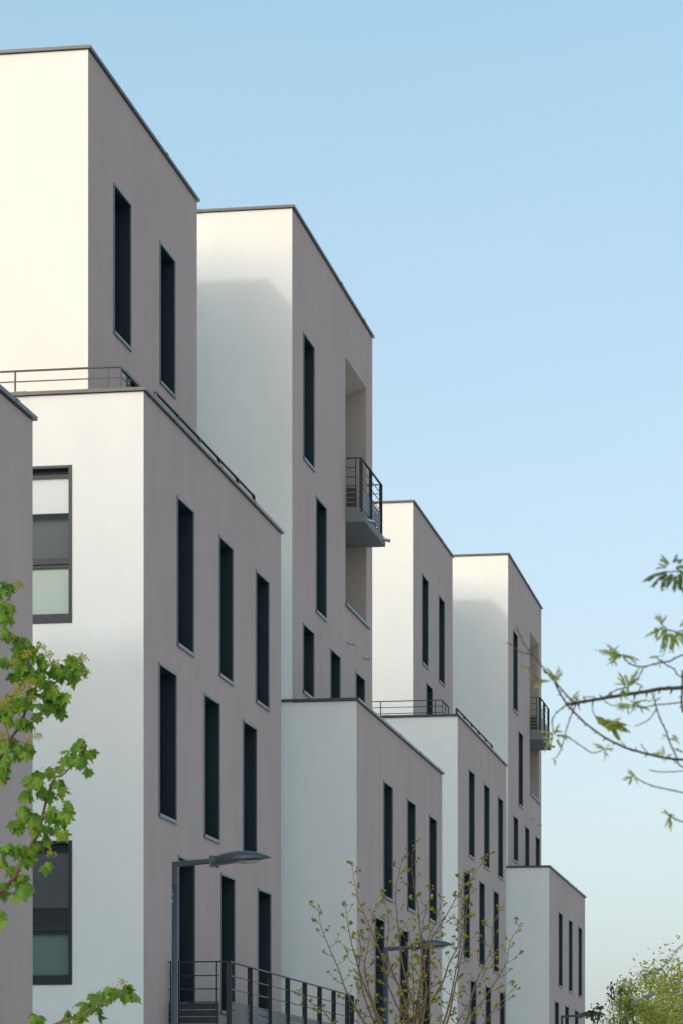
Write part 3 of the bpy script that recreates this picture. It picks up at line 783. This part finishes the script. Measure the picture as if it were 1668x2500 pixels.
for sc_, k, p, tip, nrm in mleaves[298:]:
    y = tip.normalized(); z = (nrm-y*nrm.dot(y)).normalized(); x = y.cross(z); i0 = len(rest.v)
    rest.v += [tuple(p+(x*v.co.x+y*v.co.y+z*v.co.z)*sc_) for v in MAPLE[k].vertices]
    for f in MAPLE[k].polygons: rest.f.append(tuple(i0+t for t in f.vertices)); rest.m.append(0); rest.smooth.append(False)
o = rest.build('small_leaves', M['maple_leaf'], mt); o['kind'] = 'stuff'
for x, y, r in [(170,110,50),(130,640,60),(380,720,60),(440,780,50),(250,790,60),(140,860,50),(510,870,60),(790,810,60),(800,960,50),(170,1110,60),(250,1060,70),(320,1060,50),(300,1190,50),(50,1210,70),
                (20,1280,60),(540,1110,40),(30,1560,60),(240,1520,30),(350,1560,50),(270,1620,40),(10,2000,30),(20,2080,30)]:
    for k in range(2):
        p = at(*z4(x+k*rng.uniform(-45, 45), y+k*rng.uniform(-40, 20)), ZM-0.12+rng.uniform(-0.15, 0.1)); o = place('flower_cluster', UMBEL[rng.randrange(3)], mt, p)
        orient(o, Vector((rng.uniform(-.4, .4), rng.uniform(-1, 1), .3)), up+Vector((rng.uniform(-.6, .6), rng.uniform(-.4, .4), 0)), r/3.918*ZM/FPX*(1.2-0.3*k))
for x, y, r in [(390, 590, 45), (930, 1570, 40)]:
    p = at(*z5(x, y), ZM-0.3); o = place('flower_cluster', UMBEL[rng.randrange(3)], mt, p)
    orient(o, Vector((0.2, 1, .3)), up, r/3.136*ZM/FPX*1.2)
# the part of the crown outside the picture
leaf_cloud(mt, 'crown', M['maple_leaf'], base+Vector((-0.75, 0.2, 4.6)), (1.15, 1.2, 1.9), 2200, 0.11, 11, 60)

# ---- young budding tree in the middle
ZY = 30.0
def y2(x, y): return (700+x/2.613, 1900+y/2.613)
fork = (1010, 2700)
yb = at(1012, 2781, ZY); yb.z = 0
yt = thing('young_tree', yb, 'young budding tree with bare upright stems before the second street lamp', 'tree')
free_branch(yt, [yb, yb+Vector((0.01, 0, 0.9)), yb+Vector((0, 0.01, 1.7)), at(*fork, ZY)+Vector((0, 0, 0.1))], 0.07, 0.05, M['whip_bark'], 'trunk', 12)
stems = [
 [(205,810),(215,930),(270,1080),(330,1220),(370,1340),(420,1430),(470,1520),(560,1660),(690,1850)],
 [(375,790),(385,880),(395,960),(420,1080),(450,1180),(480,1280),(540,1430),(590,1568),(700,1800)],
 [(415,540),(430,640),(455,760),(490,860),(530,950),(560,1040),(600,1110),(680,1260),(740,1380),(770,1480),(790,1700),(800,1950)],
 [(575,800),(545,930),(520,1060),(500,1200),(520,1330),(560,1450),(620,1600),(720,1850)],
 [(605,720),(640,830),(650,930),(640,1060),(660,1190),(700,1300),(750,1430),(780,1568),(800,1850)],
 [(740,510),(720,600),(695,720),(705,860),(715,1000),(740,1180),(780,1350),(815,1500),(815,1800)],
 [(810,430),(800,560),(810,680),(835,820),(850,960),(862,1130),(850,1300),(830,1450),(820,1568),(815,1900)],
 [(930,690),(900,800),(875,900),(860,1000),(862,1100)],
 [(1280,490),(1200,610),(1100,740),(1010,890),(930,1010),(890,1100),(862,1230),(850,1400),(830,1700)],
 [(1130,600),(1120,760),(1130,900),(1100,1060),(1040,1180),(1000,1300),(930,1420),(850,1568),(825,1800)],
 [(1380,820),(1320,930),(1310,1080),(1260,1190),(1200,1320),(1170,1450),(1140,1568),(1000,1800),(840,2000)],
 [(1500,930),(1430,1040),(1400,1180),(1330,1300),(1260,1410),(1190,1500),(1150,1600),(1000,1830),(850,2000)],
 [(1465,1320),(1400,1400),(1320,1480),(1230,1600),(1000,1900)],
 [(1180,680),(1150,800),(1140,1010),(1100,1200),(1060,1400),(1020,1568),(880,1900)],
 [(1085,900),(1110,1050),(1080,1230),(1040,1420),(1000,1568),(870,1900)],
 [(70,1350),(150,1430),(230,1480),(330,1600),(560,1780),(760,1960)],
 [(1000,760),(960,900),(900,1040),(880,1200),(890,1380),(860,1600),(830,1850)],
 [(460,980),(470,1100),(460,1230),(500,1400),(560,1568),(700,1830)],
 [(760,930),(790,1040),(800,1180),(810,1350),(815,1568)],
 [(560,1020),(610,1150),(640,1300),(700,1450),(760,1568),(800,1800)],
 [(930,1180),(910,1320),(870,1450),(840,1600)],
 [(1330,1120),(1240,1290),(1180,1400),(1090,1568),(900,1880)]]
side = []
sr = random.Random(21)
def bud_mesh(seed):
    rnd = random.Random(seed); mb = MB()
    for k in range(9):
        d = Vector((rnd.gauss(0, 1), rnd.gauss(0, 1), rnd.gauss(0.3, 0.7))).normalized()
        nn = d.orthogonal().normalized(); nn = Matrix.Rotation(rnd.uniform(0, 6.28), 3, d) @ nn; b = d.cross(nn)
        s = rnd.uniform(0.6, 1.0); i = len(mb.v)
        mb.v += [(0, 0, 0), tuple(d*s*0.6+b*0.42*s+nn*0.12), tuple(d*s+nn*0.05), tuple(d*s*0.6-b*0.42*s+nn*0.12)]
        mb.f += [(i, i+1, i+2), (i, i+2, i+3)]; mb.m += [0, 0]; mb.smooth += [False, False]
    return mb.mesh('leaf_bud', [M['bud']])
BUDS = [bud_mesh(k) for k in range(5)]
nb = 0
def bud(p, s):
    global nb
    if nb >= 296: return
    o = place('leaf_bud', BUDS[sr.randrange(5)], yt, p); nb += 1
    orient(o, Vector((sr.uniform(-1, 1), sr.uniform(-1, 1), sr.uniform(-1, 1))), Vector((sr.uniform(-1, 1), sr.uniform(-1, 1), 1)), s)
budlist = []
for si, st in enumerate(stems):
    px = [y2(*q) for q in reversed(st)]
    dz0, dz1 = 0.0, sr.uniform(-0.7, 0.7)
    full = len(st) > 5
    mb = MB(); m = len(px); P = []
    for i, (x, y) in enumerate(px):
        f = i/(m-1); P.append(at(x+sr.uniform(-1, 1), y, ZY+dz0*(1-f)+dz1*f))
    P = smooth_path(P, 5)
    rad = [(0.0115 if full else 0.005)*(1-i/(len(P)-1))**1.25+0.0022 for i in range(len(P))]
    mb.tube(P, rad, 6)
    acc = 0; sd_ = 1; nxt = sr.uniform(0.08, 0.15)
    tw = []
    for i in range(1, len(P)):
        acc += (P[i]-P[i-1]).length
        inside = P[i].z > at(0, 2520, ZY).z
        if acc > nxt and inside:
            acc = 0; nxt = sr.uniform(0.035, 0.095); sd_ = -sd_
            d = (P[i]-P[i-1]).normalized()
            lat = RGT*sd_*sr.uniform(0.5, 1)+FWD*sr.uniform(-0.8, 0.8)
            L = sr.uniform(0.05, 0.2)*(1.0 if i < len(P)*0.75 else 0.6)
            q1 = P[i]+(d*0.35+lat*0.75).normalized()*L*0.5; q2 = q1+(d*0.75+lat*0.5).normalized()*L*0.5
            mb.tube([P[i], q1, q2], [0.0034, 0.0026, 0.002], 4)
            budlist.append((q2, sr.uniform(0.022, 0.042)))
            if sr.random() < 0.55: budlist.append((q1+d*0.015, sr.uniform(0.018, 0.032)))
            if sr.random() < 0.35:
                q3 = q1+(lat*0.8+up*0.4).normalized()*L*0.4; mb.tube([q1, q3], [0.003, 0.002], 4); budlist.append((q3, sr.uniform(0.018, 0.032)))
    budlist.append((P[-1], 0.022)); budlist.append((P[-1]-(P[-1]-P[-3]).normalized()*0.03+RGT*0.01, 0.018))
    mb.build('branch', M['whip_bark'], yt)
budlist.sort(key=lambda q: -q[1])
for p, s in budlist[:296]: bud(p, s)
rest = MB()
for p, s in budlist[296:]:
    me = BUDS[sr.randrange(5)]; rm = Matrix.Rotation(sr.uniform(0, 6.28), 3, 'Z') @ Matrix.Rotation(sr.uniform(-1, 1), 3, 'X'); i0 = len(rest.v)
    rest.v += [tuple(p+(rm @ v.co)*s) for v in me.vertices]
    for f in me.polygons: rest.f.append(tuple(i0+t for t in f.vertices)); rest.m.append(0); rest.smooth.append(False)
o = rest.build('small_buds', M['bud'], yt); o['kind'] = 'stuff'

# ---- locust reaching in from the right
ZL = 8.0
def y5(x, y): return (1218+x/3.358, 1340+y/3.358)
lb_ = at(2900, 2781, ZL+0.3); lb_.z = 0
lt = thing('locust_tree', lb_, 'blurred near branches with young feathery leaves reaching in from the right edge', 'tree')
LBk = M['locust_bark']
trunk_pts = [lb_, lb_+Vector((-0.02, 0, 1.0)), lb_+Vector((0.03, 0.02, 2.2)), lb_+Vector((0, 0, 3.8)), lb_+Vector((0.05, 0, 5.2))]
free_branch(lt, trunk_pts, 0.14, 0.06, LBk, 'trunk', 14)
EXT = 2850
def lbranch(pts, r0, r1, Z=ZL, ext=None, dz=0.0):
    px = [y5(*q) for q in pts]
    if ext:
        sl = (px[0][1]-px[1][1])/(px[0][0]-px[1][0]); sl = max(-0.35, min(0.35, sl))
        px = [(EXT, px[0][1]+sl*900+60), (px[0][0]+420, px[0][1]+sl*400+12), (px[0][0]+110, px[0][1]+sl*110)] + px
        r0 *= 0.62
    P = []
    m = len(px)
    for i, (x, y) in enumerate(px):
        f = i/max(1, m-1); P.append(at(x, y, Z+(0.3 if ext else 0)*(1-f)+dz*f))
    P = smooth_path(P, 5); r0 *= 0.46; r1 *= 0.6
    rad = [r0+(r1-r0)*(i/(len(P)-1))**0.7 for i in range(len(P))]
    for i in range(len(rad)):
        if i % 4 == 2: rad[i] *= 1.12
        P[i] = P[i]+Vector((rng.gauss(0, 1), 0, rng.gauss(0, 1)))*rad[i]*0.16
    mb = MB(); mb.tube(P, rad, 8)
    # knobbly spur buds along the twig
    for i in range(2, len(P)-1, 3):
        if rad[i] < 0.008:
            d = (P[i]-P[i-1]).normalized(); sdv = (d.cross(FWD)).normalized()*rng.choice((-1, 1))
            mb.tube([P[i], P[i]+(sdv+d*0.6)*rad[i]*3.0], [rad[i]*0.7, rad[i]*0.3], 5)
    mb.build('branch', LBk, lt)
    return P
lbranch([(1511,1135),(1330,1150),(1150,1180),(1000,1200),(850,1225),(740,1245),(640,1265),(560,1275)], 0.022, 0.0065, ext=1900)
lbranch([(560,1275),(480,1340),(440,1400),(440,1450),(450,1510)], 0.0045, 0.0022)
lbranch([(1511,1730),(1400,1720),(1250,1690),(1100,1650),(950,1590),(830,1520),(700,1420),(620,1340),(570,1290),(530,1230),(480,1140),(460,1080)], 0.015, 0.0035, ext=2150, dz=-0.1)
lbranch([(640,1265),(600,1240),(540,1180),(460,1085),(400,1020),(330,930),(280,870),(210,780),(160,680),(150,630)], 0.006, 0.0025)
lbranch([(270,868),(180,845),(110,795),(65,770)], 0.0035, 0.002)
lbranch([(420,1080),(380,1090),(320,1070),(270,1020),(245,975)], 0.003, 0.0018)
lbranch([(630,1280),(590,1380),(550,1500),(520,1620),(470,1720)], 0.0042, 0.002)
lbranch([(550,1530),(640,1590),(740,1660),(800,1670),(870,1640)], 0.0036, 0.002)
lbranch([(770,1250),(770,1320),(800,1390),(850,1450)], 0.003, 0.0018)
lbranch([(690,1215),(790,1212)], 0.003, 0.002)
lbranch([(1511,870),(1400,920),(1300,940),(1190,965),(1120,960),(1050,920),(1010,870)], 0.008, 0.003, ext=1700, dz=0.15)
lbranch([(1190,965),(1140,1060),(1060,1130),(960,1160),(890,1205)], 0.0032, 0.003)
lbranch([(1511,1060),(1440,990),(1360,940),(1280,880)], 0.006, 0.003, ext=1760, dz=0.25)
lbranch([(1511,1255),(1400,1270),(1290,1280),(1180,1300),(1080,1280)], 0.007, 0.0025, ext=1930, dz=-0.2)
lbranch([(860,1240),(920,1280),(1000,1290),(1040,1305)], 0.0028, 0.0018)
lbranch([(1511,1790),(1460,1710),(1400,1580),(1370,1490),(1320,1390),(1290,1290),(1270,1210)], 0.008, 0.003, ext=2200, dz=0.1)
lbranch([(1290,1310),(1240,1390),(1180,1430),(1130,1450)], 0.003, 0.002)
lbranch([(1511,2000),(1400,1975),(1280,1950),(1180,1910),(1120,1870)], 0.007, 0.0025, ext=2260, dz=0.1)
lbranch([(1511,1820),(1390,1830),(1300,1828),(1240,1815)], 0.005, 0.0022, ext=2230, dz=0.3)
lbranch([(1511,2240),(1440,2210),(1390,2180)], 0.006, 0.003, ext=2330)
lbranch([(1511,190),(1440,185),(1340,195)], 0.007, 0.0025, ext=1500, dz=-0.3)
lbranch([(1511,720),(1450,680),(1380,660),(1330,610)], 0.007, 0.0025, ext=1620, dz=-0.1)
lbranch([(1508,1000),(1505,1130),(1500,1260),(1511,1340)], 0.006, 0.005, dz=0.2)
lbranch([(1240,1690),(1190,1640),(1165,1600)], 0.003, 0.002)
lbranch([(1511,1670),(1470,1650),(1455,1640)], 0.004, 0.003)
lbranch([(1511,3247),(1410,3365),(1333,3442),(1265,3475),(1168,3494)], 0.008, 0.002, ext=2480, dz=0.2)

def pinnate_mesh(seed, pairs, matl, droop):
    rnd = random.Random(seed); mb = MB()
    P = []
    for i in range(pairs+2):
        f = i/(pairs+1); P.append(Vector((0.05*math.sin(f*3+seed), f, -droop*f*f)))
    mb.tube(P, [0.012]*len(P), 4)
    for i in range(1, pairs+2):
        for sd_ in ((-1, 1) if i <= pairs else (0,)):
            d = (P[min(i+1, len(P)-1)]-P[i-1]).normalized()
            lat = Vector((sd_*0.9, 0, -0.7-rnd.uniform(0, 0.9))) if sd_ else d
            t = (lat+d*0.45).normalized(); L = rnd.uniform(0.17, 0.27)*(1 if sd_ else 0.9); wv = L*0.27
            nn = Vector((0, 0, 1)); b = t.cross(nn).normalized(); nn = b.cross(t)
            q = P[i]; i0 = len(mb.v)
            mb.v += [tuple(q+t*L*0.08), tuple(q+t*L*0.35+b*wv), tuple(q+t*L*0.75+b*wv*0.85), tuple(q+t*L), tuple(q+t*L*0.75-b*wv*0.85), tuple(q+t*L*0.35-b*wv), tuple(q+t*L*0.55-nn*wv*0.35)]
            for k in range(6): mb.f.append((i0+6, i0+k, i0+(k+1) % 6)); mb.m.append(1); mb.smooth.append(True)
    return mb.mesh('leaf', [M['locust_bark'], matl])
PIN = [pinnate_mesh(k, n, M['locust_leaf'], d) for k, (n, d) in enumerate(((7, 0.35), (9, 0.6), (6, 0.2), (10, 0.8)))]
PIND = [pinnate_mesh(k+9, n, M['locust_leaf_dark'], d) for k, (n, d) in enumerate(((8, 0.4), (9, 0.7), (10, 0.5)))]
def pinnate(x, y, ang, length, Z=None, dark=False, n=1):
    """ang: direction in the picture plane, degrees from right, up positive; length in survey units."""
    for k in range(n+1):
        zc = (Z or ZL)+rng.uniform(-0.06, 0.06)
        p = at(*y5(x+rng.uniform(-8, 8)*(k > 0), y+rng.uniform(-8, 8)*(k > 0)), zc)
        a = R(ang+(rng.uniform(-28, 28) if k else rng.uniform(-6, 6)))
        tip = RGT*math.cos(a)+up*math.sin(a)+FWD*rng.uniform(-0.45, 0.45)
        nrm = up*0.8+CAMV*rng.uniform(0.1, 0.7)+RGT*rng.uniform(-.4, .4)
        o = place('leaf', rng.choice(PIND if dark else PIN), lt, p)
        orient(o, tip, nrm, length/3.358*zc/FPX*rng.uniform(0.65, 1.0))
for a in [(460,1080,60,120,2),(455,1085,110,130,2),(400,1075,170,110,2),(350,1085,-120,60,1),(420,1010,-30,110,1),(245,975,165,70,2),(260,1000,-140,60,1),(270,1015,60,50,1),(150,640,100,40,1),(160,690,-30,45,1),(75,775,170,35,1),(190,850,-70,45,1),
          (450,1510,60,110,2),(455,1525,150,110,2),(450,1540,-140,120,2),(470,1530,10,120,2),(480,1560,-60,90,1),(460,1725,-70,50,2),(470,1715,170,40,1),(870,1640,150,100,2),(870,1640,20,80,2),(880,1640,80,60,1),(870,1650,-80,70,1),
          (1010,870,170,150,2),(1000,875,150,200,2),(1010,870,10,130,1),(950,860,-110,90,1),(930,850,60,80,1),(1060,1130,80,140,2),(1050,1120,120,120,2),(1070,1090,30,110,1),(1000,1160,-60,90,1),(1060,1130,-100,80,1),
          (1080,1280,160,130,2),(1100,1285,60,110,2),(1150,1295,110,110,1),(1050,1270,-130,90,2),(1180,1300,20,100,1),(1100,1270,-70,80,1),(1040,1200,100,70,1),(1140,1180,60,70,1),(1130,1270,-20,90,1),(600,1225,50,80,2),(630,1260,90,70,1),(620,1250,150,60,1),(640,1270,-30,60,1),
          (790,1370,-10,290,1),(800,1385,-25,250,1),(850,1450,30,220,2),(850,1450,10,230,2),(840,1440,60,100,1),(1270,1215,100,60,2),(1280,1250,40,60,1),(1270,1240,160,50,1),(1120,1870,120,80,2),(1100,1870,170,90,2),(1090,1880,-110,70,2),(1110,1880,-30,60,1),
          (1390,2180,110,80,2),(1400,2190,-120,100,2),(1390,2180,30,60,1),(1400,2200,-70,90,1),(1400,1560,20,80,2),(1390,1530,170,60,1),(1420,1530,-10,60,1),(1350,1700,110,90,2),(1330,1690,150,80,1),(1370,1710,50,80,1),(1350,1700,-60,60,1),(1455,1640,150,40,1),
          (1300,890,160,60,2),(1290,885,40,60,1),(1320,905,-140,60,1),(1130,1450,170,30,1),(1240,1815,160,30,1),(1040,1300,20,60,1)]:
    pinnate(*a[:4], n=a[4])
for a in [(1340,610,120,110,2),(1330,610,60,80,1),(1370,650,-120,160,2),(1400,680,-80,150,2),(1420,690,-50,120,2),(1440,690,10,110,2),(1350,640,-160,100,1),(1480,640,60,80,1),(1460,700,-100,120,2),(1500,700,-80,110,1),(1300,640,-110,110,1)]:
    pinnate(*a[:4], n=a[4], Z=ZL-0.1)
for a in [(1330,200,175,150,2),(1380,190,-160,160,2),(1420,200,-130,150,2),(1450,220,-100,140,2),(1480,200,-70,140,2),(1500,230,-110,130,2),(1400,130,120,100,2),(1430,110,60,90,2),(1450,150,20,110,2),(1480,120,90,90,2),(1500,180,-40,120,2),(1380,150,160,90,1),(1400,230,-90,90,1)]:
    pinnate(*a[:4], n=a[4], Z=ZL-0.3, dark=True)
for a in [(1168,3494,180,40,1),(1270,3475,150,110,1),(1250,3478,-170,90,1),(1333,3442,170,80,1)]:
    pinnate(*a[:4], n=a[4], dark=True)
leaf_cloud(lt, 'crown', M['locust_leaf'], lb_+Vector((0.5, 0.3, 4.7)), (1.1, 1.3, 1.2), 3000, 0.04, 31, 60)

# ---- distant trees at the lower right
def far_tree(name, label, x, Z, ztop, rad, count, size, matl, seed, trunk_r, clumps, low=0.35, stems=6):
    p = at(x, HORY, Z); p.z = 0
    b = thing(name, p, label, 'tree')
    hz = ztop-rad[2]
    o, cl = leaf_cloud(b, 'crown', matl, (p.x, p.y, hz), rad, count, size, seed, clumps)
    rnd = random.Random(seed+5)
    free_branch(b, [p, p+Vector((0.05, 0, hz*0.4)), p+Vector((-0.03, 0.05, hz*0.8)), p+Vector((0.0, 0, hz))], trunk_r, trunk_r*0.3, M['locust_bark'], 'trunk', 10)
    for k in range(stems):
        c = cl[rnd.randrange(len(cl))]; z0 = hz*rnd.uniform(0.6, 0.95)
        free_branch(b, [p+Vector((0, 0, z0)), p.lerp(Vector((c.x, c.y, 0)), 0.5)+Vector((0, 0, (z0+c.z)/2+0.1)), c], trunk_r*0.4, 0.008, M['locust_bark'], 'branch', 6)
    return b
def ztop_of(y, Z): return EYE+(HORY-y)/FPX*Z
far_tree('street_tree', 'tall yellow-green spring tree in the bottom right corner', 1745, 150, ztop_of(2325, 150), (4.5, 4.5, 4.2), 30000, 0.165, M['far_leaf'], 51, 0.2, 170, stems=22)
far_tree('street_tree', 'smaller yellow-green tree with thin upright twigs left of the corner tree', 1572, 140, ztop_of(2382, 140), (1.75, 2.0, 3.2), 8000, 0.145, M['far_leaf'], 52, 0.08, 80, stems=10)
b = far_tree('street_tree', 'dark green sapling beside the farthest street lamp head', 1452, 66, ztop_of(2432, 66), (0.26, 0.3, 0.75), 330, 0.085, M['far_leaf_dark'], 53, 0.018, 26, stems=6)
b = far_tree('street_tree', 'thin upright sapling with dark leaves before the yellow-green trees', 1512, 72, ztop_of(2362, 72), (0.45, 0.4, 1.5), 420, 0.075, M['far_leaf_dark'], 54, 0.018, 40, stems=10)
